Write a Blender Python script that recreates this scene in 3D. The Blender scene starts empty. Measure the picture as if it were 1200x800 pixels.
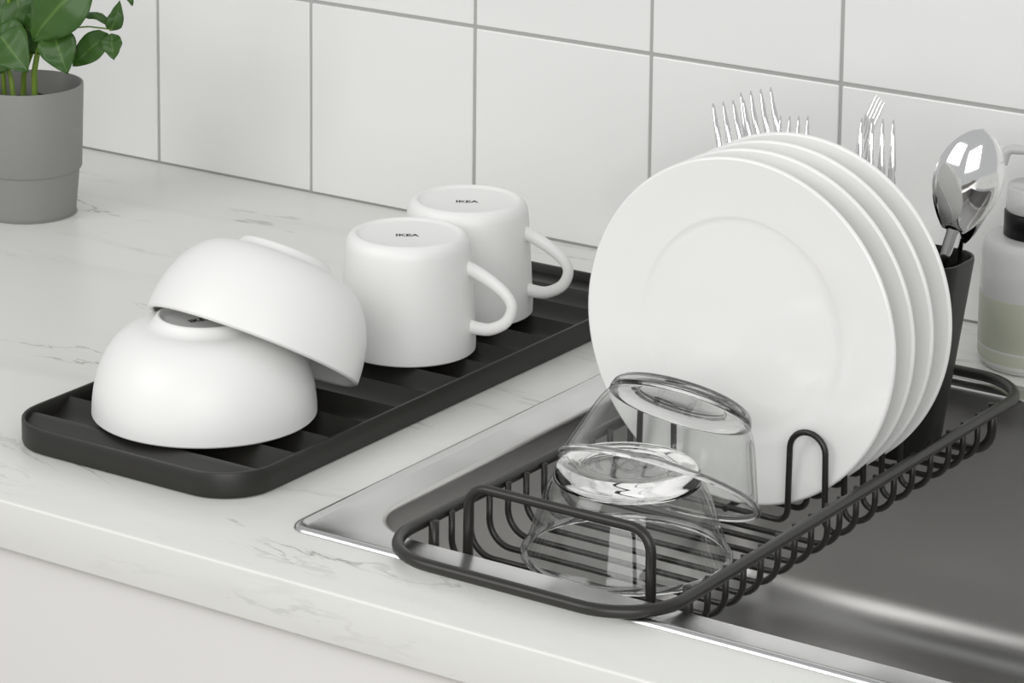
import bpy, bmesh, math, random
from mathutils import Vector, Matrix, noise

# ------------------------------------------------------------------ camera, world, lights
scene = bpy.context.scene
C = scene.collection
F_PX, PX, PY = 3979.75, 396.9, -99.74            # focal length and principal point in 1200x800 pixels
CAM = Vector((1.6542, -2.0161, 0.6932))
YAW, PITCH = -0.6325, 0.1873
fw = Vector((math.sin(YAW)*math.cos(PITCH), math.cos(YAW)*math.cos(PITCH), -math.sin(PITCH)))
rt = Vector((math.cos(YAW), -math.sin(YAW), 0))
up = rt.cross(fw)
cam_d = bpy.data.cameras.new('camera'); cam = bpy.data.objects.new('camera', cam_d); C.objects.link(cam)
cam.matrix_world = Matrix(((rt.x, up.x, -fw.x, CAM.x), (rt.y, up.y, -fw.y, CAM.y), (rt.z, up.z, -fw.z, CAM.z), (0, 0, 0, 1)))
cam_d.sensor_fit = 'HORIZONTAL'; cam_d.sensor_width = 36.0
cam_d.lens = F_PX/1200*36
cam_d.shift_x = (600-PX)/1200; cam_d.shift_y = (PY-400)/1200
cam_d.clip_start = 0.05; cam_d.clip_end = 50
scene.camera = cam

world = bpy.data.worlds.new('world'); scene.world = world; world.use_nodes = True
bg = world.node_tree.nodes['Background']; bg.inputs[0].default_value = (0.985, 0.99, 1.0, 1); bg.inputs[1].default_value = 0.55

def area(name, loc, target, sx, sy, power, col=(1, 1, 1)):
    l = bpy.data.lights.new(name, 'AREA'); l.shape = 'RECTANGLE'; l.size = sx; l.size_y = sy; l.energy = power; l.color = col
    o = bpy.data.objects.new(name, l); C.objects.link(o); o.location = loc
    d = Vector(target)-Vector(loc); o.rotation_euler = d.to_track_quat('-Z', 'Y').to_euler()
    return o
win = area('window_light', (-0.45, -2.3, 1.35), (0.9, 0.0, 0.2), 1.5, 1.2, 5, (1.0, 0.99, 0.975))
win.data.spread = math.radians(85)
area('front_fill_light', (2.1, -2.5, 0.95), (0.95, -0.1, 0.12), 2.2, 1.3, 33, (1.0, 0.995, 0.985))  # unseen softbox added on the camera's side to brighten right-hand and front faces
vs = scene.view_settings
vs.view_transform = 'Standard'; vs.look = 'None'; vs.gamma = 1; vs.use_curve_mapping = False; vs.exposure = 0.03

def ray(u, v): return fw + rt*((u-PX)/F_PX) - up*((v-PY)/F_PX)
def at_y(u, v, y): d = ray(u, v); return CAM + d*((y-CAM.y)/d.y)
def at_z(u, v, z): d = ray(u, v); return CAM + d*((z-CAM.z)/d.z)

# ------------------------------------------------------------------ materials
def mat(name, col, rough=0.5, metal=0.0, **kw):
    m = bpy.data.materials.new(name); m.use_nodes = True
    b = m.node_tree.nodes['Principled BSDF']
    b.inputs['Base Color'].default_value = (*col, 1); b.inputs['Roughness'].default_value = rough; b.inputs['Metallic'].default_value = metal
    for k, v in kw.items(): b.inputs[k.replace('_', ' ')].default_value = v
    return m
def nodes(m): return m.node_tree.nodes, m.node_tree.links, m.node_tree.nodes['Principled BSDF']
def add_bump(m, scale, strength, dist=0.001, stretch=(1, 1, 1)):
    n, l, b = nodes(m)
    tc = n.new('ShaderNodeTexCoord'); mp = n.new('ShaderNodeMapping'); mp.inputs['Scale'].default_value = stretch
    t = n.new('ShaderNodeTexNoise'); t.inputs['Scale'].default_value = scale; t.inputs['Detail'].default_value = 4
    bp = n.new('ShaderNodeBump'); bp.inputs['Strength'].default_value = strength; bp.inputs['Distance'].default_value = dist
    l.new(tc.outputs['Object'], mp.inputs[0]); l.new(mp.outputs[0], t.inputs['Vector']); l.new(t.outputs['Fac'], bp.inputs['Height']); l.new(bp.outputs[0], b.inputs['Normal'])
M = {}
M['tile'] = mat('tile_glaze', (0.80, 0.80, 0.79), 0.12)
add_bump(M['tile'], 6, 0.05, 0.002)
M['grout'] = mat('grout', (0.40, 0.40, 0.39), 0.9)
M['porcelain'] = mat('porcelain', (0.84, 0.84, 0.825), 0.22, Coat_Weight=0.3, Coat_Roughness=0.08)
M['stoneware'] = mat('matt_stoneware', (0.84, 0.84, 0.825), 0.42)
M['ink'] = mat('printed_ink', (0.03, 0.03, 0.03), 0.6)
M['black_metal'] = mat('black_powder_coat', (0.018, 0.017, 0.0145), 0.36)
add_bump(M['black_metal'], 900, 0.08, 0.0003)
M['tray'] = mat('black_tray_metal', (0.016, 0.0155, 0.013), 0.42, 0.0, Specular_IOR_Level=0.42)
add_bump(M['tray'], 700, 0.06, 0.0003)
M['caddy'] = mat('black_plastic', (0.012, 0.012, 0.011), 0.4, 0.0, Specular_IOR_Level=0.3)
M['steel'] = mat('brushed_steel', (0.60, 0.60, 0.60), 0.24, 1.0)
add_bump(M['steel'], 60, 0.03, 0.0005, (1, 14, 14))
M['bowl_steel'] = mat('sink_bowl_steel', (0.60, 0.595, 0.585), 0.36, 1.0)
add_bump(M['bowl_steel'], 30, 0.04, 0.0005, (9, 9, 1))
M['chrome'] = mat('polished_cutlery_steel', (0.78, 0.78, 0.78), 0.07, 1.0)
M['glass'] = mat('clear_glass', (1, 1, 1), 0.0, 0.0, IOR=1.47, Transmission_Weight=1.0)
M['pot'] = mat('grey_pot', (0.245, 0.245, 0.235), 0.55)
add_bump(M['pot'], 250, 0.05, 0.0004)
M['soil'] = mat('potting_soil', (0.03, 0.026, 0.022), 0.95)
add_bump(M['soil'], 160, 0.8, 0.002)
M['stem'] = mat('basil_stem', (0.16, 0.26, 0.03), 0.5)
M['cabinet'] = mat('white_cabinet_lacquer', (0.80, 0.79, 0.775), 0.35)
M['floor'] = mat('floor_boards', (0.22, 0.19, 0.16), 0.5)
M['bottle'] = mat('frosted_bottle', (0.80, 0.80, 0.79), 0.18, 0.0, Transmission_Weight=0.35, IOR=1.3)
M['soap'] = mat('sage_soap', (0.43, 0.45, 0.36), 0.25)
M['pump'] = mat('pump_grey', (0.55, 0.55, 0.54), 0.3)
M['collar'] = mat('black_collar', (0.006, 0.006, 0.006), 0.35, 0.0, Specular_IOR_Level=0.2)

def leaf_mat():
    m = mat('basil_leaf', (0.05, 0.15, 0.015), 0.42)
    n, l, b = nodes(m)
    tc = n.new('ShaderNodeTexCoord'); sep = n.new('ShaderNodeSeparateXYZ'); l.new(tc.outputs['UV'], sep.inputs[0])
    # midrib and side veins from the leaf's own uv
    a = n.new('ShaderNodeMath'); a.operation = 'SUBTRACT'; a.inputs[1].default_value = 0.5; l.new(sep.outputs['X'], a.inputs[0])
    ab = n.new('ShaderNodeMath'); ab.operation = 'ABSOLUTE'; l.new(a.outputs[0], ab.inputs[0])
    r = n.new('ShaderNodeMapRange'); r.inputs['From Min'].default_value = 0.012; r.inputs['From Max'].default_value = 0.045; r.inputs['To Min'].default_value = 1; r.inputs['To Max'].default_value = 0
    l.new(ab.outputs[0], r.inputs['Value'])
    ns = n.new('ShaderNodeTexNoise'); ns.inputs['Scale'].default_value = 40; l.new(tc.outputs['Object'], ns.inputs['Vector'])
    mix1 = n.new('ShaderNodeMix'); mix1.data_type = 'RGBA'; mix1.inputs['A'].default_value = (0.020, 0.075, 0.007, 1); mix1.inputs['B'].default_value = (0.045, 0.12, 0.012, 1)
    l.new(ns.outputs['Fac'], mix1.inputs['Factor'])
    mix2 = n.new('ShaderNodeMix'); mix2.data_type = 'RGBA'; mix2.inputs['B'].default_value = (0.085, 0.17, 0.03, 1)
    l.new(mix1.outputs['Result'], mix2.inputs['A']); l.new(r.outputs[0], mix2.inputs['Factor']); l.new(mix2.outputs['Result'], b.inputs['Base Color'])
    b.inputs['Transmission Weight'].default_value = 0.0
    b.inputs['Subsurface Weight'].default_value = 0.0
    return m
M['leaf'] = leaf_mat()

def marble():
    m = mat('white_marble', (0.76, 0.765, 0.735), 0.33)
    n, l, b = nodes(m)
    tc = n.new('ShaderNodeTexCoord')
    def noi(scale, stretch, rot, detail, dist, rough=0.6):
        mp = n.new('ShaderNodeMapping'); mp.inputs['Scale'].default_value = stretch; mp.inputs['Rotation'].default_value = (0, 0, rot); mp.inputs['Location'].default_value = (3.1, 1.7, 0.4)
        t = n.new('ShaderNodeTexNoise'); t.inputs['Scale'].default_value = scale; t.inputs['Detail'].default_value = detail; t.inputs['Distortion'].default_value = dist; t.inputs['Roughness'].default_value = rough
        l.new(tc.outputs['Object'], mp.inputs[0]); l.new(mp.outputs[0], t.inputs['Vector']); return t.outputs['Fac']
    def mr(x, a, bb, c, d):
        r = n.new('ShaderNodeMapRange'); r.inputs['From Min'].default_value = a; r.inputs['From Max'].default_value = bb; r.inputs['To Min'].default_value = c; r.inputs['To Max'].default_value = d
        l.new(x, r.inputs['Value']); return r.outputs[0]
    def op(o, x, y=None):
        q = n.new('ShaderNodeMath'); q.operation = o; l.new(x, q.inputs[0])
        if y is None: pass
        elif isinstance(y, (int, float)): q.inputs[1].default_value = y
        else: l.new(y, q.inputs[1])
        return q.outputs[0]
    v1 = op('ABSOLUTE', op('SUBTRACT', noi(7.5, (0.45, 1.7, 1.7), -0.22, 6, 0.7, 0.6), 0.5))
    vein = mr(v1, 0.0, 0.012, 1, 0)
    mask = mr(noi(7, (0.8, 1.8, 1.8), -0.2, 2, 0.2), 0.51, 0.65, 0, 1)
    v2 = op('ABSOLUTE', op('SUBTRACT', noi(11, (0.45, 2.2, 2.2), -0.2, 6, 0.4), 0.5))
    vein2 = mr(v2, 0.0, 0.022, 1, 0)
    mask2 = mr(noi(9, (0.7, 1.8, 1.8), 0.1, 2, 0.1), 0.55, 0.70, 0, 1)
    smudge = mr(noi(7, (0.5, 2.4, 2.4), -0.28, 5, 0.3), 0.56, 0.78, 0, 1)
    tot = op('ADD', op('MULTIPLY', op('MULTIPLY', vein, mask), 0.85), op('MULTIPLY', op('MULTIPLY', vein2, mask2), 0.34))
    tot = op('MINIMUM', op('ADD', tot, op('MULTIPLY', smudge, 0.15)), 1.0)
    mix = n.new('ShaderNodeMix'); mix.data_type = 'RGBA'; mix.inputs['A'].default_value = (0.775, 0.78, 0.745, 1); mix.inputs['B'].default_value = (0.30, 0.30, 0.275, 1)
    l.new(tot, mix.inputs['Factor']); l.new(mix.outputs['Result'], b.inputs['Base Color'])
    return m
M['marble'] = marble()

# ------------------------------------------------------------------ helpers
def link(name, me, m=None, parent=None, smooth=True):
    o = bpy.data.objects.new(name, me); C.objects.link(o)
    if m is not None and not me.materials: me.materials.append(m)
    if smooth:
        for p in me.polygons: p.use_smooth = True
    if parent: o.parent = parent
    return o
def mesh(name, verts, faces):
    me = bpy.data.meshes.new(name); me.from_pydata([tuple(v) for v in verts], [], faces); me.validate(); me.update(); return me
def fix_normals(me):
    bm = bmesh.new(); bm.from_mesh(me); bmesh.ops.recalc_face_normals(bm, faces=bm.faces); bm.to_mesh(me); bm.free(); return me
def sharp(o, ang=40):
    for e in o.data.edges: pass
    o.data.set_sharp_from_angle(angle=math.radians(ang)); return o
def thing(name, label, cat, loc=(0, 0, 0), rotz=0, group=None):
    o = bpy.data.objects.new(name, None); C.objects.link(o); o.empty_display_size = 0.02
    o.location = loc; o.rotation_euler = (0, 0, rotz); o['label'] = label; o['category'] = cat
    if group: o['group'] = group
    return o
def tag(o, label, cat, group=None):
    o['label'] = label; o['category'] = cat
    if group: o['group'] = group
    return o
def box_mesh(name, x0, x1, y0, y1, z0, z1, bev=0.0, seg=2):
    bm = bmesh.new(); bmesh.ops.create_cube(bm, size=1)
    for v in bm.verts: v.co = Vector(((x0+x1)/2+v.co.x*(x1-x0), (y0+y1)/2+v.co.y*(y1-y0), (z0+z1)/2+v.co.z*(z1-z0)))
    if bev: bmesh.ops.bevel(bm, geom=list(bm.edges), offset=bev, segments=seg, affect='EDGES', profile=0.5)
    me = bpy.data.meshes.new(name); bm.to_mesh(me); bm.free(); return me
def fillet(pts, rad, n=6, closed=False):
    pts = [Vector(p) for p in pts]; out = []; N = len(pts)
    for i, p in enumerate(pts):
        r = rad[i] if isinstance(rad, (list, tuple)) else rad
        if (not closed and i in (0, N-1)) or r <= 0: out.append(p); continue
        a = (pts[i-1]-p).normalized(); b = (pts[(i+1) % N]-p).normalized()
        ang = a.angle(b); 
        if ang > math.pi-0.01: out.append(p); continue
        d = r/math.tan(ang/2); c = p+(a+b).normalized()*(r/math.sin(ang/2))
        s = p+a*d-c; e = p+b*d-c; tot = s.angle(e); ax = s.cross(e).normalized()
        for k in range(n+1): out.append(c+Matrix.Rotation(tot*k/n, 3, ax) @ s)
    return out
def tube_geo(path, r, seg=10, closed=False, sq=1.0):
    path = [Vector(p) for p in path]; N = len(path); verts = []; faces = []
    t0 = (path[1]-path[0]).normalized()
    ref = Vector((0, 0, 1)) if abs(t0.z) < 0.9 else Vector((1, 0, 0))
    nrm = (ref-t0*ref.dot(t0)).normalized()
    for i, p in enumerate(path):
        if closed: t = (path[(i+1) % N]-path[i-1]).normalized()
        else: t = (path[min(i+1, N-1)]-path[max(i-1, 0)]).normalized()
        nrm = (nrm-t*nrm.dot(t)).normalized(); bn = t.cross(nrm)
        rr = r[i] if isinstance(r, (list, tuple)) else r
        for k in range(seg):
            a = 2*math.pi*k/seg; verts.append(p+nrm*(math.cos(a)*rr)+bn*(math.sin(a)*rr*sq))
    for i in range(N if closed else N-1):
        j = (i+1) % N
        for k in range(seg):
            k2 = (k+1) % seg; faces.append((i*seg+k, i*seg+k2, j*seg+k2, j*seg+k))
    if not closed:
        faces.append(tuple(range(seg))[::-1]); faces.append(tuple((N-1)*seg+k for k in range(seg)))
    return verts, faces
def tube(name, path, r, m, parent=None, seg=10, closed=False, sq=1.0):
    v, f = tube_geo(path, r, seg, closed, sq); me = fix_normals(mesh(name, v, f)); o = link(name, me, m, parent); sharp(o, 50); return o
def lathe_mesh(name, prof, seg=64):
    verts = []; faces = []; rings = []
    for r, z in prof:
        if r < 1e-6: rings.append([len(verts)]); verts.append((0, 0, z))
        else:
            rings.append(list(range(len(verts), len(verts)+seg)))
            verts += [(r*math.cos(2*math.pi*k/seg), r*math.sin(2*math.pi*k/seg), z) for k in range(seg)]
    for a, b in zip(rings[:-1], rings[1:]):
        for k in range(seg):
            k2 = (k+1) % seg
            if len(a) == 1 and len(b) == 1: continue
            if len(a) == 1: faces.append((a[0], b[k], b[k2]))
            elif len(b) == 1: faces.append((a[k], b[0], a[k2]))
            else: faces.append((a[k], b[k], b[k2], a[k2]))
    return fix_normals(mesh(name, verts, faces))
def smooth_prof(pts, n=6):
    out = []; P = [Vector((a, b)) for a, b in pts]
    for i in range(len(P)-1):
        p0, p1, p2, p3 = P[max(i-1, 0)], P[i], P[i+1], P[min(i+2, len(P)-1)]
        for k in range(n):
            t = k/n
            q = 0.5*((2*p1)+(-p0+p2)*t+(2*p0-5*p1+4*p2-p3)*t*t+(-p0+3*p1-3*p2+p3)*t**3)
            out.append((max(q.x, 0), q.y))
    out.append(tuple(P[-1])); return out
def rrect(x0, x1, y0, y1, r, z, n=8):
    out = []
    for cx, cy, a0 in ((x1-r, y1-r, 0), (x0+r, y1-r, 90), (x0+r, y0+r, 180), (x1-r, y0+r, 270)):
        for k in range(n+1):
            a = math.radians(a0+90*k/n); out.append(Vector((cx+r*math.cos(a), cy+r*math.sin(a), z)))
    return out
def loft(name, loops, cap0=False, cap1=False):
    n = len(loops[0]); verts = [v for L in loops for v in L]; faces = []
    for i in range(len(loops)-1):
        for k in range(n):
            k2 = (k+1) % n; faces.append((i*n+k, i*n+k2, (i+1)*n+k2, (i+1)*n+k))
    if cap0: faces.append(tuple(range(n))[::-1])
    if cap1: faces.append(tuple((len(loops)-1)*n+k for k in range(n)))
    return fix_normals(mesh(name, verts, faces))
def align(n, spin=0.0):
    return Vector((0, 0, 1)).rotation_difference(Vector(n).normalized()).to_matrix() @ Matrix.Rotation(spin, 3, 'Z')
def place(o, loc, m3): o.matrix_world = Matrix.Translation(loc) @ m3.to_4x4()
def text_mesh(body, size, m, parent, loc, rot):
    cu = bpy.data.curves.new('print', 'FONT'); cu.body = body; cu.size = size; cu.align_x = 'CENTER'; cu.align_y = 'CENTER'; cu.extrude = 0.00004; cu.offset = size*0.03
    t = bpy.data.objects.new('tmp', cu); C.objects.link(t); bpy.context.view_layer.update()
    me = bpy.data.meshes.new_from_object(t.evaluated_get(bpy.context.evaluated_depsgraph_get())); bpy.data.objects.remove(t)
    me.materials.clear()
    o = link('printed_mark', me, m, parent, smooth=False); o.location = loc; o.rotation_euler = rot; return o

# ------------------------------------------------------------------ the setting
T = 0.15; G = 0.0013
wall = link('wall_back', box_mesh('wall_back', -0.75, 1.65, 0.0012, 0.10, -0.9, 0.75), M['grout'], smooth=False); wall['kind'] = 'structure'
tile_me = box_mesh('tile', -T/2+G, T/2-G, 0, 0.008, -T/2+G, T/2-G, 0.0009, 2)
for r in range(5):
    for c in range(-5, 11):
        o = link('tile', tile_me, M['tile'], wall, smooth=False)
        o.location = ((c+0.5)*T, random.Random(r*40+c).uniform(-0.0002, 0.0002), (r+0.5)*T)
        rr = random.Random(r*57+c*3); o.rotation_euler = (rr.uniform(-1, 1)*0.0015, 0, rr.uniform(-1, 1)*0.0015)
fl = link('floor', box_mesh('floor', -3, 4.5, -4.5, 0.1, -0.95, -0.9), M['floor'], smooth=False); fl['kind'] = 'structure'

# countertop with the cut-out for the sink
SX0, SX1, SY0, SY1 = 0.5610, 1.10, -0.5755, -0.1075
hx0, hx1, hy0, hy1 = SX0+0.012, SX1-0.012, SY0+0.012, SY1-0.012
xs = [-0.75, hx0, hx1, 1.65]; ys = [-0.6355, hy0, hy1, 0.0]; zt, zb = 0.0, -0.030
verts = [(x, y, z) for z in (zt, zb) for y in ys for x in xs]; faces = []
for j in range(3):
    for i in range(3):
        if (i, j) == (1, 1): continue
        a = j*4+i; q = (a, a+1, a+5, a+4); faces.append(q); faces.append(tuple(16+k for k in q[::-1]))
def side(a, b): faces.append((b, a, a+16, b+16))
for i in range(3): side(i, i+1); side(13+i, 12+i)
for j in range(3): side((j+1)*4, j*4); side(j*4+3, (j+1)*4+3)
side(6, 5); side(10, 6); side(9, 10); side(5, 9)
me = fix_normals(mesh('countertop', verts, faces))
bm = bmesh.new(); bm.from_mesh(me)
ed = [e for e in bm.edges if all(abs(v.co.y+0.6355) < 1e-5 for v in e.verts) and abs(e.verts[0].co.z-e.verts[1].co.z) < 1e-5]
bmesh.ops.bevel(bm, geom=ed, offset=0.0016, segments=4, affect='EDGES', profile=0.5); bm.to_mesh(me); bm.free()
ct = link('countertop', me, M['marble'], smooth=True); sharp(ct, 40)
tag(ct, 'white marble-effect worktop with thin grey veins along the tiled wall', 'countertop')
cab = thing('base_cabinet', 'plain white kitchen cabinet front beneath the marble worktop', 'cabinet', (0.45, -0.61, -0.9))
def local(me, root):
    me.transform(Matrix.Translation(-Vector(root.location))); return me
link('body', local(box_mesh('body', -0.75, 1.65, -0.605, -0.02, -0.9, -0.20), cab), M['cabinet'], cab, False)
link('door', local(box_mesh('door', -0.749, 1.649, -0.626, -0.607, -0.82, -0.0305, 0.0012), cab), M['cabinet'], cab, False)

# ------------------------------------------------------------------ sink
sink = thing('kitchen_sink', 'stainless steel inset kitchen sink let into the marble worktop', 'sink', (SX0, SY0, 0))
BX0, BX1, BY0, BY1 = 0.5920, 1.068, -0.5470, -0.1320
FZ = 0.0012
def sl(d, r, z): return rrect(SX0+d, SX1-d, SY0+d, SY1-d, r, z)
L = [sl(0, 0.012, 0.0001), sl(0.0004, 0.0118, 0.0013), sl(0.0014, 0.0112, 0.0023), sl(0.0028, 0.0105, 0.0028), sl(0.0045, 0.010, 0.0026), sl(0.0062, 0.009, FZ+0.0005), sl(0.0082, 0.008, FZ),
     rrect(BX0-0.0025, BX1+0.0025, BY0-0.0025, BY1+0.0025, 0.040, FZ)]
flange = link('flange', local(loft('flange', L), sink), M['steel'], sink); sharp(flange, 60)
L = [rrect(BX0-0.0025, BX1+0.0025, BY0-0.0025, BY1+0.0025, 0.040, FZ), rrect(BX0-0.0006, BX1+0.0006, BY0-0.0006, BY1+0.0006, 0.039, FZ-0.0008), rrect(BX0, BX1, BY0, BY1, 0.038, FZ-0.003)]
D = 0.170; fr = 0.030
for z in (-0.02, -0.05, -0.09, -0.12): L.append(rrect(BX0+abs(z)*0.03, BX1-abs(z)*0.03, BY0+abs(z)*0.03, BY1-abs(z)*0.03, 0.038, z))
for k in range(1, 9):
    a = math.radians(90*k/8); d = 0.005+fr*(1-math.cos(a)); z = -D+fr-fr*math.sin(a)
    L.append(rrect(BX0+d, BX1-d, BY0+d, BY1-d, max(0.038-d*0.6, 0.012), z))
L.append(rrect(0.80, 0.86, -0.37, -0.31, 0.029, -D-0.004))
link('bowl', local(loft('bowl', L), sink), M['bowl_steel'], sink)
dr = link('drain', lathe_mesh('drain', smooth_prof([(0, 0.002), (0.02, 0.002), (0.026, 0.004), (0.034, 0.004), (0.037, 0.001), (0.037, -0.003)], 3), 32), M['chrome'], sink)
dr.location = Vector((0.83, -0.34, -D-0.0035))-sink.location

# ------------------------------------------------------------------ drying tray
TX0, TX1, TY0, TY1, TH = 0.338, 0.5195, -0.5665, -0.098, 0.016
tray = thing('draining_tray', 'long black ribbed draining tray with rounded corners on the marble worktop', 'tray', (TX0, TY0, 0))
tr = 0.034; w = 0.0022
L = [rrect(TX0+0.003, TX1-0.003, TY0+0.003, TY1-0.003, tr-0.003, 0), rrect(TX0+0.0006, TX1-0.0006, TY0+0.0006, TY1-0.0006, tr-0.0006, 0.0008), rrect(TX0, TX1, TY0, TY1, tr, 0.003),
     rrect(TX0, TX1, TY0, TY1, tr, TH-0.0005), rrect(TX0+0.0004, TX1-0.0004, TY0+0.0004, TY1-0.0004, tr-0.0004, TH),
     rrect(TX0+w-0.0004, TX1-w+0.0004, TY0+w-0.0004, TY1-w+0.0004, tr-w+0.0004, TH), rrect(TX0+w, TX1-w, TY0+w, TY1-w, tr-w, TH-0.0006),
     rrect(TX0+w, TX1-w, TY0+w, TY1-w, tr-w, 0.005)]
tb = link('tray_body', local(loft('tray_body', L, True, True), tray), M['tray'], tray); sharp(tb, 50)
CREST = 0.0142; PIT = 0.0339; Y0R = -0.538
def rib_mesh(name, x0, x1, yl, yr, first=False):
    n = 14; prof = []
    for k in range(n+1):
        y = yl+(yr-yl)*k/n; s = abs(y)/(PIT/2); h = 0.0056+(CREST-0.0056)*(1-math.sin(min(s, 1)*math.pi/2))**1.15
        prof.append((y, h))
    verts = []; faces = []; N = len(prof)
    for x in (x0, x1): verts += [(x, y, h) for y, h in prof]+[(x, prof[-1][0], 0.0048), (x, prof[0][0], 0.0048)]
    K = N+2
    for i in range(K): j = (i+1) % K; faces.append((i, j, K+j, K+i))
    faces.append(tuple(range(K))[::-1]); faces.append(tuple(range(K, 2*K)))
    return fix_normals(mesh(name, verts, faces))
def rib_clip(x0, x1, yc, yl, yr):
    """rib whose ends follow the tray's rounded corners; the end rib runs out in a sloping apron"""
    n = 16; ir = tr-w-0.0004; verts = []; faces = []; K = n+1
    for k in range(n+1):
        y = yl+(yr-yl)*k/n; s_ = abs(y)/(PIT/2)
        h = 0.0056+(CREST-0.0056)*(1-math.sin(min(s_, 1)*math.pi/2))**1.15
        if (yl < -PIT*0.55 and y < 0) or (yr > PIT*0.55 and y > 0): h = CREST-0.0045*min(1, abs(y)/0.02)**0.8
        Y = yc+y; d = max(0, (TY0+w+0.0004+ir)-Y, Y-(TY1-w-0.0004-ir)); d = min(d, ir)
        ins = ir-math.sqrt(max(ir*ir-d*d, 0))
        for x, z in ((x0+ins, 0.0049), (x0+ins, h), (x1-ins, h), (x1-ins, 0.0049)): verts.append((x, y, z))
    for k in range(n):
        a = k*4; b = a+4
        for i in range(3): faces.append((a+i, a+i+1, b+i+1, b+i))
    faces.append((0, 1, 2, 3)); faces.append((n*4+3, n*4+2, n*4+1, n*4))
    return fix_normals(mesh('rib', verts, faces))
rib_me = rib_clip(TX0+w+0.0003, TX1-w-0.0003, -0.3, -PIT/2, PIT/2)
for k in range(13):
    y = Y0R+PIT*k; yl, yr = -PIT/2, PIT/2
    if k == 0: yl = TY0+w+0.0006-y
    if k == 12: yr = TY1-w-0.0006-y
    me = rib_me if 2 <= k <= 10 else rib_clip(TX0+w+0.0003, TX1-w-0.0003, y, yl, yr)
    o = link('rib', me, M['tray'], tray); o.location = Vector((0, y, 0))-tray.location; sharp(o, 30)

# ------------------------------------------------------------------ white bowls
def bowl_prof(R, H, foot=0.0293, t=0.0038):
    out = []
    for k in range(25):
        a = k/24*math.pi/2; out.append((foot+(R-foot)*math.cos(a)**0.85, (H-0.0055)*math.sin(a)))
    o = out[:-1]
    top = [(foot+0.0012, H-0.0035), (foot, H-0.0015), (foot-0.0008, H-0.0003), (foot-0.0018, H), (foot-0.003, H-0.0004), (foot-0.0042, H-0.0022), (foot-0.006, H-0.0030), (0, H-0.0026)]
    inner = []
    for k in range(25):
        a = (24-k)/24*math.pi/2; r = foot+(R-foot)*math.cos(a)**0.85-t; z = (H-0.0055)*math.sin(a)-t*math.sin(a)
        inner.append((max(r, 0), max(z, 0)))
    inner = [(0, inner[0][1])]+inner
    rim = [(R-t*0.85, -0.0008), (R-t*0.5, -0.0014), (R-t*0.15, -0.0008)]
    return o+top, inner, rim
BR, BH = 0.0684, 0.0604
po, pi_, prm = bowl_prof(BR, BH)
bowl_me = lathe_mesh('bowl', po+pi_+prm+[po[0]], 96)
Z0 = CREST+0.0014
b1 = link('white_bowl', bowl_me, M['stoneware']); b1.location = (0.4262, -0.4782, Z0)
tag(b1, 'white stoneware bowl standing level upside down on the ribbed tray', 'bowl')
c1 = Vector((0.4395, -0.4475, 0.0509)); n1 = Vector((0.0494, 0.5203, 0.8526))
b2 = link('white_bowl', bowl_me, M['stoneware']); place(b2, c1, align(n1))
tag(b2, 'white stoneware bowl tilted over the foot of another upturned bowl', 'bowl')
text_mesh('IKEA', 0.0075, M['ink'], b1, (0.001, -0.004, BH-0.00255), (0, 0, math.radians(65)))

# ------------------------------------------------------------------ mugs
MR, MH = 0.0437, 0.0755
mp = [(MR, 0.0), (MR+0.0001, 0.006), (MR-0.0006, 0.020), (MR-0.0020, 0.045), (MR-0.0032, 0.064), (MR-0.0042, 0.0702), (MR-0.0062, 0.0738), (MR-0.0086, 0.0753)]
mo = smooth_prof(mp, 4)+[(MR-0.0096, MH), (MR-0.0106, MH-0.0003), (MR-0.0116, MH-0.0014), (MR-0.0135, MH-0.0018), (0, MH-0.0018)]
mi = [(0, MH-0.006), (MR-0.014, MH-0.0065), (MR-0.0085, 0.066), (MR-0.0062, 0.058), (MR-0.0045, 0.03), (MR-0.0036, 0.006), (MR-0.0034, 0.0), (MR-0.0024, -0.0012), (MR-0.0008, -0.0009), (MR, 0.0)]
mug_me = lathe_mesh('mug_body', mo+mi, 80)
def mug(loc, rot, label):
    t = thing('white_mug', label, 'mug', loc, rot)
    link('mug_body', mug_me, M['stoneware'], t)
    P = [(MR-0.0045, 0, 0.0560), (MR+0.0035, 0, 0.0528), (MR+0.0145, 0, 0.0465), (MR+0.0228, 0, 0.0395), (MR+0.0260, 0, 0.0320), (MR+0.0220, 0, 0.0225), (MR+0.0120, 0, 0.0168), (MR+0.0030, 0, 0.0165), (MR-0.0025, 0, 0.0175)]
    pth = []; PV = [Vector(q) for q in P]
    for i in range(len(PV)-1):
        a, b, c, d = PV[max(i-1, 0)], PV[i], PV[i+1], PV[min(i+2, len(PV)-1)]
        for k in range(6):
            s = k/6; pth.append(0.5*((2*b)+(-a+c)*s+(2*a-5*b+4*c-d)*s*s+(-a+3*b-3*c+d)*s**3))
    pth.append(PV[-1])
    tube('handle', pth, [0.0041+0.0005*math.cos(i/len(pth)*2*math.pi) for i in range(len(pth))], M['stoneware'], t, 12, sq=0.86)
    text_mesh('IKEA', 0.0072, M['ink'], t, (0.0, -0.002, MH-0.00175), (0, 0, math.radians(34)-rot))
    return t
mug((0.4535, -0.3030, Z0), math.radians(16), 'white stoneware mug upside down on the black tray beside the tilted bowl')
mug((0.4395, -0.2145, Z0), math.radians(16), 'white stoneware mug upside down on the black tray nearer the tiled wall')

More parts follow.
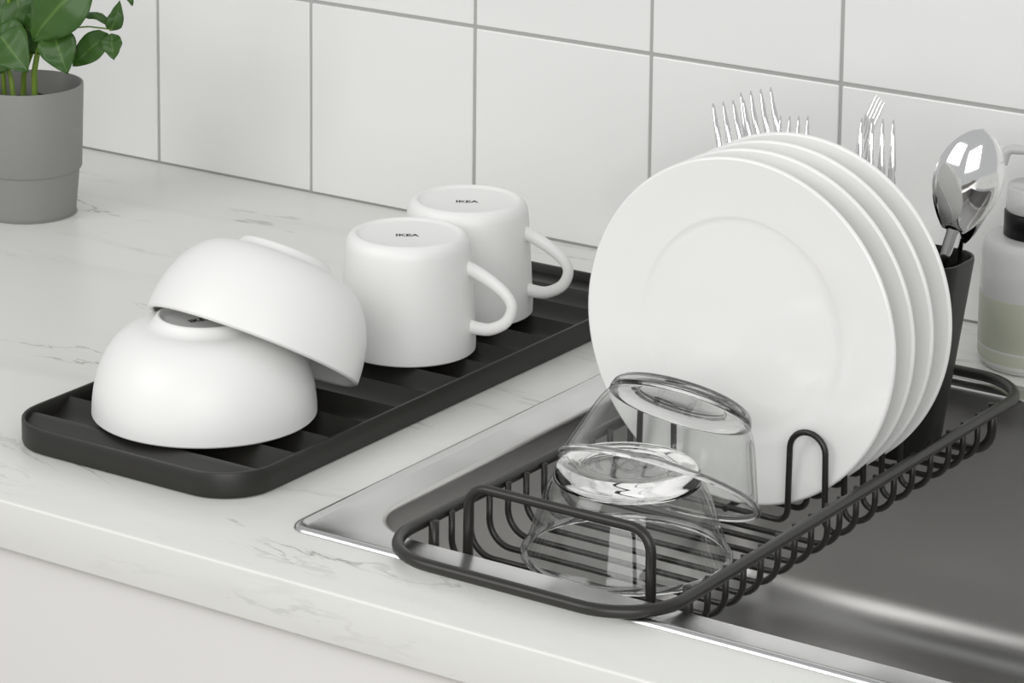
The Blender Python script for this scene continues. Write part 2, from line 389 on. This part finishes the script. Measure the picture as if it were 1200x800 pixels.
# ------------------------------------------------------------------ dish rack
RX0, RX1, RY0, RY1, RZ, RR = 0.6270, 0.8025, -0.5865, -0.1150, 0.0064, 0.0035
WZ, WR, TR = -0.0235, 0.0019, 0.0030
rack = thing('dish_rack', 'black wire dish rack with rounded rim laid across the steel sink', 'dish rack', (RX0, RY0, WZ))
ro = rack.location.copy()
rimp = fillet([(RX0, RY0, RZ), (RX1, RY0, RZ), (RX1, RY1, RZ), (RX0, RY1, RZ)], 0.040, 12, True)
tube('rim', [p-ro for p in rimp], RR, M['black_metal'], rack, 14, True)
IX0, IX1 = RX0+RR+WR-0.0006, RX1-RR-WR+0.0006
def wire_path(tz, z, x0=None, x1=None): return fillet([(x0 or IX0, 0, tz), (x0 or IX0, 0, z), (x1 or IX1, 0, z), (x1 or IX1, 0, tz)], [0, 0.015, 0.015, 0], 8)
def arch_path(tz, z, arches, h, rt_, rb, x0=None, x1=None):
    x0 = x0 or IX0; x1 = x1 or IX1
    P = [(x0, 0, tz), (x0, 0, z)]; Rr = [0, 0.015]
    for a, b, *hh in arches:
        h_ = hh[0] if hh else h
        P += [(a, 0, z), (a+0.0008, 0, h_), (b-0.0008, 0, h_), (b, 0, z)]; Rr += [rb, rt_, rt_, rb]
    P += [(x1, 0, z), (x1, 0, tz)]; Rr += [0.015, 0]
    return fillet(P, Rr, 6)
def mk(name, path, r): 
    v, f = tube_geo(path, r, 8); return fix_normals(mesh(name, [Vector(q)-Vector((ro.x, 0, ro.z)) for q in v], f))
wire_me = mk('wire', wire_path(RZ+0.0012, WZ), WR)
CX = (RX0+RX1)/2
arch_me = mk('arch_wire', arch_path(RZ+0.0012, WZ, [(0.6520, 0.6765), (0.7533, 0.7778)], 0.0335, 0.0115, 0.0075), WR)
handle_me = mk('end_handle', arch_path(RZ+0.0014, WZ-0.001, [(0.6555, 0.7740)], 0.0335, 0.012, 0.008, IX0+0.001, IX1-0.001), TR)
WIRES = [-0.5134+0.0192*k for k in range(9)][:8]+[-0.3645]+[-0.3445+0.0236*k for k in range(5)]+[-0.2260, -0.2065, -0.1865]
for k, y in enumerate(WIRES):
    ar = 9 <= k <= 13
    o = link('arch_wire' if ar else 'wire', arch_me if ar else wire_me, M['black_metal'], rack); o.location = (0, y-ro.y, 0)
back_me = mk('end_handle', arch_path(RZ+0.0014, WZ-0.001, [(0.6755, 0.7540)], 0.0335, 0.012, 0.008, IX0+0.001, IX1-0.001), TR)
for y, hm in ((-0.5325, handle_me), (-0.1640, back_me)):
    o = link('end_handle', hm, M['black_metal'], rack); o.location = (0, y-ro.y, 0)
tube('plate_rest', [Vector((0.7135, -0.3475, WZ))-ro, Vector((0.7135, -0.2480, WZ))-ro], WR, M['black_metal'], rack, 8)

# ------------------------------------------------------------------ plates
PR = 0.1040
# profile in (radius, depth behind the rim plane)
pf = [(0, 0.0068), (0.040, 0.0068), (0.056, 0.0067), (0.0610, 0.0064), (0.0655, 0.0055), (0.0700, 0.0044), (0.085, 0.0020), (0.098, 0.0005), (0.1027, 0.0000)]
pb = [(0.1040, 0.0012), (0.1031, 0.0030), (0.098, 0.0040), (0.085, 0.0060), (0.0735, 0.0082), (0.066, 0.0098), (0.0625, 0.0103), (0.0615, 0.0116), (0.0590, 0.0118), (0.0580, 0.0104), (0.04, 0.0104), (0, 0.0104)]
plate_me = lathe_mesh('plate', smooth_prof(pf, 4)+smooth_prof(pb, 4), 128)
LEAN = 0.030; plate_lbl = ['white dinner plate standing in the rack, outermost, in front of the other three',
    'white dinner plate in the rack, right behind the outermost plate', 'white dinner plate in the rack, third behind the outermost plate',
    'white dinner plate in the rack, right before the cutlery holder']
for k in range(4):
    y = WIRES[9+k]+0.0034
    o = link('dinner_plate', plate_me, M['porcelain'])
    nrm = Vector((0.018, math.cos(LEAN), -math.sin(LEAN)))     # lathe axis runs from the face to the back
    zc = WZ+WR+PR*math.cos(LEAN)+0.0003
    place(o, Vector((0.7130, y+math.sin(LEAN)*PR, zc)), align(nrm))
    tag(o, plate_lbl[k], 'plate', 'white plates in the dish rack')

# ------------------------------------------------------------------ glass bowls
GR, GH, GB = 0.0600, 0.0560, 0.0385
def thin_glass():
    m = bpy.data.materials.new('thin_clear_glass'); m.use_nodes = True; n, l = m.node_tree.nodes, m.node_tree.links
    n.remove(n['Principled BSDF']); out = n['Material Output']
    tr_ = n.new('ShaderNodeBsdfTransparent'); tr_.inputs[0].default_value = (0.975, 0.98, 0.975, 1)
    gl = n.new('ShaderNodeBsdfGlossy'); gl.inputs['Roughness'].default_value = 0.0
    lw = n.new('ShaderNodeLayerWeight'); lw.inputs['Blend'].default_value = 0.5
    pw = n.new('ShaderNodeMath'); pw.operation = 'POWER'; pw.inputs[1].default_value = 4.0; l.new(lw.outputs['Facing'], pw.inputs[0])
    fr_ = n.new('ShaderNodeMath'); fr_.operation = 'MULTIPLY_ADD'; fr_.inputs[1].default_value = 0.85; fr_.inputs[2].default_value = 0.035; l.new(pw.outputs[0], fr_.inputs[0])
    mx = n.new('ShaderNodeMixShader'); l.new(fr_.outputs[0], mx.inputs[0]); l.new(tr_.outputs[0], mx.inputs[1]); l.new(gl.outputs[0], mx.inputs[2]); l.new(mx.outputs[0], out.inputs[0])
    return m
M['thin_glass'] = thin_glass()
wo = [(GR-0.0012, 0.0035), (GR-0.0030, 0.0070), (GR-0.0060, 0.0160), (GR-0.0130, 0.0370), (GB+0.0035, 0.0465)]
wi = [(r-0.0020, z) for r, z in wo[::-1]]
wall_me = lathe_mesh('bowl_wall', smooth_prof(wo, 5)+smooth_prof(wi, 5)+[smooth_prof(wo, 5)[0]], 96)
base_me = lathe_mesh('bowl_base', smooth_prof([(0, 0.0500), (GB-0.010, 0.0498), (GB-0.002, 0.0486), (GB+0.0012, 0.0466), (GB+0.0034, 0.0466), (GB+0.0030, 0.0500), (GB+0.0014, 0.0532), (GB-0.0025, 0.0555), (GB-0.0075, GH), (GB-0.0115, GH-0.0008), (GB-0.0155, GH-0.0020), (0, GH-0.0024)], 4), 96)
rim_me = lathe_mesh('bowl_rim', [(GR-0.0020+0.0021*math.cos(a*math.pi/8), 0.0019+0.0021*math.sin(a*math.pi/8)) for a in range(17)], 96)
def glass_bowl(loc, m3, label):
    t = thing('glass_bowl', label, 'glass bowl'); place(t, loc, m3)
    link('bowl_wall', wall_me, M['thin_glass'], t); link('bowl_base', base_me, M['glass'], t); link('bowl_rim', rim_me, M['glass'], t)
glass_bowl(Vector((0.7095, -0.4520, WZ+WR+0.0006)), Matrix.Identity(3), 'clear glass bowl upside down and level on the rack wires')
glass_bowl(Vector((0.7145, -0.4272, 0.0142)), align(Vector((-0.0385, 0.5655, 0.8239))), 'clear glass bowl leaning tilted on top of another upturned glass bowl')

# ------------------------------------------------------------------ cutlery holder and cutlery
cad = thing('cutlery_holder', 'tall tapered black cutlery holder behind the plates in the rack', 'cutlery holder', (0.70, -0.200, WZ+WR))
KZ0, KZ1 = WZ+WR+0.0002, 0.1045
def kl(t, ins=0): 
    z = KZ0+(KZ1-KZ0)*t
    return rrect(0.6500-0.0195*t+ins, 0.7740+0.0170*t-ins, -0.2215-0.0015*t+ins, -0.1765+0.0055*t-ins, 0.0175-ins*0.7, z)
L = [kl(0, 0.002), kl(0.01, 0.0), kl(0.3), kl(0.6), kl(0.985), kl(1.0, 0.0005), kl(1.0, 0.0016), kl(0.985, 0.0022), kl(0.5, 0.0022), kl(0.03, 0.0022)]
hb = link('holder_body', local(loft('holder_body', L, True, True), cad), M['caddy'], cad); sharp(hb, 50)

def sweep_flat(stations):
    """stations: (z, y, half_width, half_thickness, x) -> closed rounded strip"""
    verts = []; faces = []
    for z, y, hw, ht, x in stations:
        for a, b in ((-1, -0.3), (-0.6, -1), (0.6, -1), (1, -0.3), (1, 0.3), (0.6, 1), (-0.6, 1), (-1, 0.3)): verts.append((x+a*hw, y+b*ht, z))
    N = len(stations)
    for i in range(N-1):
        for k in range(8): k2 = (k+1) % 8; faces.append((i*8+k, i*8+k2, (i+1)*8+k2, (i+1)*8+k))
    faces.append(tuple(range(8))[::-1]); faces.append(tuple((N-1)*8+k for k in range(8)))
    return verts, faces
def combine(name, parts):
    V = []; F = []
    for v, f in parts: o = len(V); V += list(v); F += [tuple(i+o for i in q) for q in f]
    return fix_normals(mesh(name, V, F))
def fork_mesh():
    p = [sweep_flat([(0, 0, 0.0095, 0.0012, 0), (0.02, 0.0006, 0.0092, 0.0013, 0), (0.07, 0.001, 0.006, 0.0014, 0), (0.11, -0.001, 0.0034, 0.0016, 0), (0.128, -0.004, 0.0036, 0.0014, 0), (0.138, -0.0055, 0.0085, 0.0012, 0), (0.148, -0.006, 0.0120, 0.0011, 0), (0.152, -0.006, 0.0122, 0.0011, 0)])]
    for i in range(4):
        x = -0.0099+0.0066*i
        p.append(sweep_flat([(0.150, -0.006, 0.0027, 0.0011, x), (0.170, -0.0045, 0.0024, 0.0011, x), (0.185, -0.0015, 0.0019, 0.0010, x*0.98), (0.197, 0.0030, 0.0010, 0.0008, x*0.96), (0.200, 0.0044, 0.0004, 0.0004, x*0.96)]))
    return combine('fork', p)
def spoon_mesh():
    h = sweep_flat([(0, 0, 0.0095, 0.0012, 0), (0.02, 0.0006, 0.0092, 0.0013, 0), (0.07, 0.001, 0.006, 0.0014, 0), (0.115, -0.001, 0.0034, 0.0017, 0), (0.132, -0.0040, 0.0036, 0.0015, 0), (0.139, -0.0052, 0.0050, 0.0012, 0)])
    n, mseg = 28, 10; V = []; F = []
    def w(t): return 0.0215*math.sin(math.pi*min(1, (0.06+0.94*t)))**0.62*(0.86+0.22*t)
    for s, th in ((0, 0.0), (1, 0.0012)):
        for i in range(n+1):
            t = i/n; ww = max(w(t), 0.0001); dep = 0.0115*math.sin(math.pi*t)**0.75
            for j in range(mseg+1):
                q = -1+2*j/mseg; V.append((q*ww, -0.0048+0.005*t+dep*(1-q*q)*-1+th*1.0, 0.134+0.066*t))
    K = (n+1)*(mseg+1)
    for i in range(n):
        for j in range(mseg):
            a = i*(mseg+1)+j; q = (a, a+1, a+mseg+2, a+mseg+1); F.append(q); F.append(tuple(K+k for k in q[::-1]))
    for i in range(n):
        for j in (0, mseg):
            a = i*(mseg+1)+j; b = a+mseg+1; F.append((a, b, K+b, K+a))
    for j in range(mseg):
        for i in (0, n): a = i*(mseg+1)+j; F.append((a, a+1, K+a+1, K+a))
    return combine('spoon', [h, (V, F)])
fork_me, spoon_me = fork_mesh(), spoon_mesh()
def cutlery(me, kind, base, tip, yaw, label, m='chrome', sc=1.0):
    o = link(kind, me, M[m]); sharp(o, 60)
    d = (Vector(tip)-Vector(base)).normalized()
    q = Vector((0, 0, 1)).rotation_difference(d).to_matrix() @ Matrix.Rotation(yaw, 3, 'Z')
    place(o, Vector(tip)-d*(0.2*sc), q*sc); tag(o, label, kind); return o
ZB = KZ0+0.007
def tip(u, v, y): return at_y(u, v, y)
cutlery(fork_me, 'fork', (0.6700, -0.207, ZB), tip(854, 119, -0.208), 0.62, 'upright steel fork at the end of the cutlery holder furthest from the soap dispenser')
cutlery(fork_me, 'fork', (0.6850, -0.184, ZB), tip(885, 106, -0.182), 0.45, 'steel fork leaning across beside the upright fork above the plates')
cutlery(fork_me, 'fork', (0.6980, -0.208, ZB), tip(928, 137, -0.208), 0.1, 'steel fork of which only the tine tips show above the plate rims', sc=0.96)
cutlery(fork_me, 'fork', (0.7100, -0.186, ZB), tip(1024, 115, -0.182), -0.85, 'steel fork turned nearly edge-on with its tines leaning over the plates')
cutlery(fork_me, 'fork', (0.7300, -0.208, ZB), tip(1029, 141, -0.208), 0.5, 'shorter-showing steel fork right behind the edge-on fork')
cutlery(spoon_me, 'spoon', (0.7480, -0.209, ZB), tip(1153, 151, -0.205), 0.45, 'polished steel spoon with its broad bowl beside the soap dispenser')
cutlery(spoon_me, 'spoon', (0.7480, -0.187, ZB), tip(1172, 172, -0.180), -0.85, 'polished steel spoon turned sideways behind the broad spoon bowl', sc=0.96)

# ------------------------------------------------------------------ potted basil
PXc, PYc = 0.0097, -0.1664; PT = 0.0989
pot = thing('potted_basil', 'green basil plant in a round grey pot with a stepped foot', 'potted plant', (PXc, PYc, 0))
prof = smooth_prof([(0, 0.0), (0.0338, 0.0), (0.0355, 0.0010), (0.0360, 0.003)], 2)[:-1]+[(0.0360, 0.003), (0.0388, 0.0325), (0.0390, 0.0338), (0.0402, 0.0348), (0.0408, 0.0360), (0.0427, PT-0.001), (0.0425, PT), (0.0414, PT+0.0002), (0.0407, PT-0.0008), (0.0390, 0.070), (0.0385, 0.060), (0, 0.060)]
link('pot', lathe_mesh('pot', prof, 80), M['pot'], pot); sharp(pot.children[0], 35)
so = lathe_mesh('soil', [(0.0388, 0.078), (0.036, 0.0815), (0.024, 0.083), (0.012, 0.0825), (0, 0.083)], 40)
for v in so.vertices: v.co.z += noise.noise(v.co*160)*0.0025
link('soil', so, M['soil'], pot)
def pl(u, v, dy=0.0): return at_y(u, v, PYc+dy)-pot.location
for pts, r in (([(41, 112, -0.004), (40, 85, -0.004), (44, 62, -0.004), (50, 44, -0.003), (58, 20, 0), (64, -20, 0)], 0.0024), ([(27, 108, 0.008), (28, 88, 0.008), (33, 72, 0.006), (42, 50, 0.004)], 0.0021),
               ([(17, 114, -0.006), (13, 92, -0.006), (8, 75, -0.006), (4, 50, -0.004), (6, 10, 0)], 0.0021), ([(5, 106, 0.006), (4, 80, 0.006), (6, 40, 0.004), (12, -10, 0)], 0.0019), ([(-8, 110, 0), (-12, 60, 0), (-20, 10, 0)], 0.002)):
    P = [pl(*q) for q in pts]; P[0].z -= 0.006
    tube('stem', P, [r*(1-0.06*i) for i in range(len(P))], M['stem'], pot, 8)
def leaf(base, tipp, width, face, cup=0.12, curl=0.15, fold=0.25):
    B, Tt = Vector(base), Vector(tipp); ax = Tt-B; Ln = ax.length; ax.normalize()
    f = Vector(face).normalized(); f = (f-ax*f.dot(ax)).normalized(); s = ax.cross(f)
    n, mm = 12, 8; V = []; F = []; UV = []
    for i in range(n+1):
        t = i/n; wd = width*0.5*max(math.sin(math.pi*t**0.66), 0)**0.88*1.04+0.00002
        for j in range(mm+1):
            q = -1+2*j/mm
            off = f*(-abs(q)**1.3*wd*-fold + Ln*cup*math.sin(math.pi*t)*(1-0.25*q*q) - Ln*curl*t*t + 0.0008*math.sin(t*19+abs(q)*3))
            V.append(B+ax*(Ln*t)+s*(q*wd)+off); UV.append(((q+1)/2, t))
    for i in range(n):
        for j in range(mm): a = i*(mm+1)+j; F.append((a, a+1, a+mm+2, a+mm+1))
    me = mesh('leaf', V, F); ul = me.uv_layers.new(name='UVMap')
    for lp in me.loops: ul.data[lp.index].uv = UV[lp.vertex_index]
    o = link('leaf', me, M['leaf'], pot); sm = o.modifiers.new('thickness', 'SOLIDIFY'); sm.thickness = 0.0003; return o
TC = Vector((0.6, -0.75, 0.28))    # roughly towards the kitchen
for b, t, wd, fc, cu in (
    ((104, -24, -0.006), (30, 50, -0.022), 0.043, (0.5, -0.75, 0.4), 0.10),       # the broad centre leaf
    ((62, 36, -0.008), (78, 86, -0.012), 0.028, (0.6, -0.7, -0.1), 0.05),
    ((127, 39, 0.012), (80, 80, 0.006), 0.0195, (0.5, -0.8, 0.3), 0.06),
    ((131, 39, 0.012), (132, 70, 0.008), 0.0165, (0.3, -0.9, 0.2), 0.05),
    ((129, 36, 0.014), (141, 2, 0.018), 0.0125, (0.75, -0.6, 0.1), 0.22),
    ((132, 30, 0.014), (80, 24, 0.010), 0.0085, (0.1, -0.35, 0.9), 0.26),
    ((30, 38, -0.008), (-14, 46, -0.016), 0.022, (0.3, -0.7, 0.6), 0.10),
    ((0, 40, -0.018), (30, 82, -0.024), 0.034, (0.3, -0.8, 0.45), 0.08),
    ((4, 48, -0.014), (-14, 88, -0.018), 0.034, (0.2, -0.85, 0.4), 0.06),
    ((30, 46, 0.002), (16, -18, 0.004), 0.030, (0.5, -0.85, 0.1), 0.05),
    ((36, 52, 0.004), (56, -16, 0.006), 0.034, (0.4, -0.85, 0.2), 0.06),
    ((28, 32, 0.0), (70, 50, -0.006), 0.030, (0.4, -0.85, -0.1), 0.06),
    ((6, 46, 0.004), (-6, -16, 0.006), 0.032, (0.5, -0.85, 0.1), 0.05),
    ((20, 40, 0.012), (-16, 10, 0.010), 0.030, (0.4, -0.8, 0.4), 0.06),
    ((58, 30, 0.006), (98, -8, 0.004), 0.032, (0.5, -0.8, 0.3), 0.06),
    ((150, -12, 0.012), (155, 7, 0.012), 0.006, (0.5, -0.8, 0.3), 0.05)):
    leaf(pl(*b), pl(*t), wd, fc, cu)
tube('twig', [pl(64, 40, 0.002), pl(86, 32.5, 0.006), pl(104, 31.2, 0.009), pl(120, 33, 0.012), pl(131, 34.5, 0.013)], 0.0006, M['stem'], pot, 6)

# ------------------------------------------------------------------ soap dispenser
soap = thing('soap_dispenser', 'pale soap dispenser with black collar standing by the tiles behind the sink', 'soap dispenser', (0.7730, -0.0540, 0))
bp_ = smooth_prof([(0, 0.0005), (0.030, 0.0005), (0.0340, 0.0025), (0.0358, 0.008), (0.0358, 0.030), (0.0358, 0.064), (0.0357, 0.0745), (0.0345, 0.0810), (0.031, 0.0845), (0.0225, 0.0855)], 4)
link('bottle', lathe_mesh('bottle', bp_+[(0.0, 0.0855)], 64), M['bottle'], soap)
link('label_band', lathe_mesh('label_band', [(0.0359, 0.0152), (0.0363, 0.0158), (0.0363, 0.0478), (0.0359, 0.0485)], 64), M['soap'], soap)
link('lower_band', lathe_mesh('lower_band', [(0.0345, 0.0027), (0.0362, 0.0080), (0.0362, 0.0134), (0.0358, 0.0140)], 64), M['soap'], soap)
link('collar', lathe_mesh('collar', [(0.0212, 0.0856), (0.0222, 0.0862), (0.0222, 0.1010), (0.0214, 0.1018), (0, 0.1018)], 48), M['collar'], soap); sharp(soap.children[-1], 40)
link('cap', lathe_mesh('cap', [(0.0205, 0.1019), (0.0212, 0.1026), (0.0208, 0.1175), (0.0198, 0.1188), (0.005, 0.1194), (0.0045, 0.1380), (0, 0.1380)], 48), M['bottle'], soap); sharp(soap.children[-1], 40)
hp = fillet([(0.010, 0.004, 0.1410), (-0.0205, -0.008, 0.1410), (-0.0225, -0.009, 0.1310)], 0.005, 5)
tube('spout', hp, 0.0032, M['pump'], soap, 10)
link('pump_head', lathe_mesh('pump_head', [(0, 0.1375), (0.0085, 0.1375), (0.0092, 0.1385), (0.0092, 0.1450), (0.0085, 0.1462), (0, 0.1464)], 32), M['pump'], soap); sharp(soap.children[-1], 40)
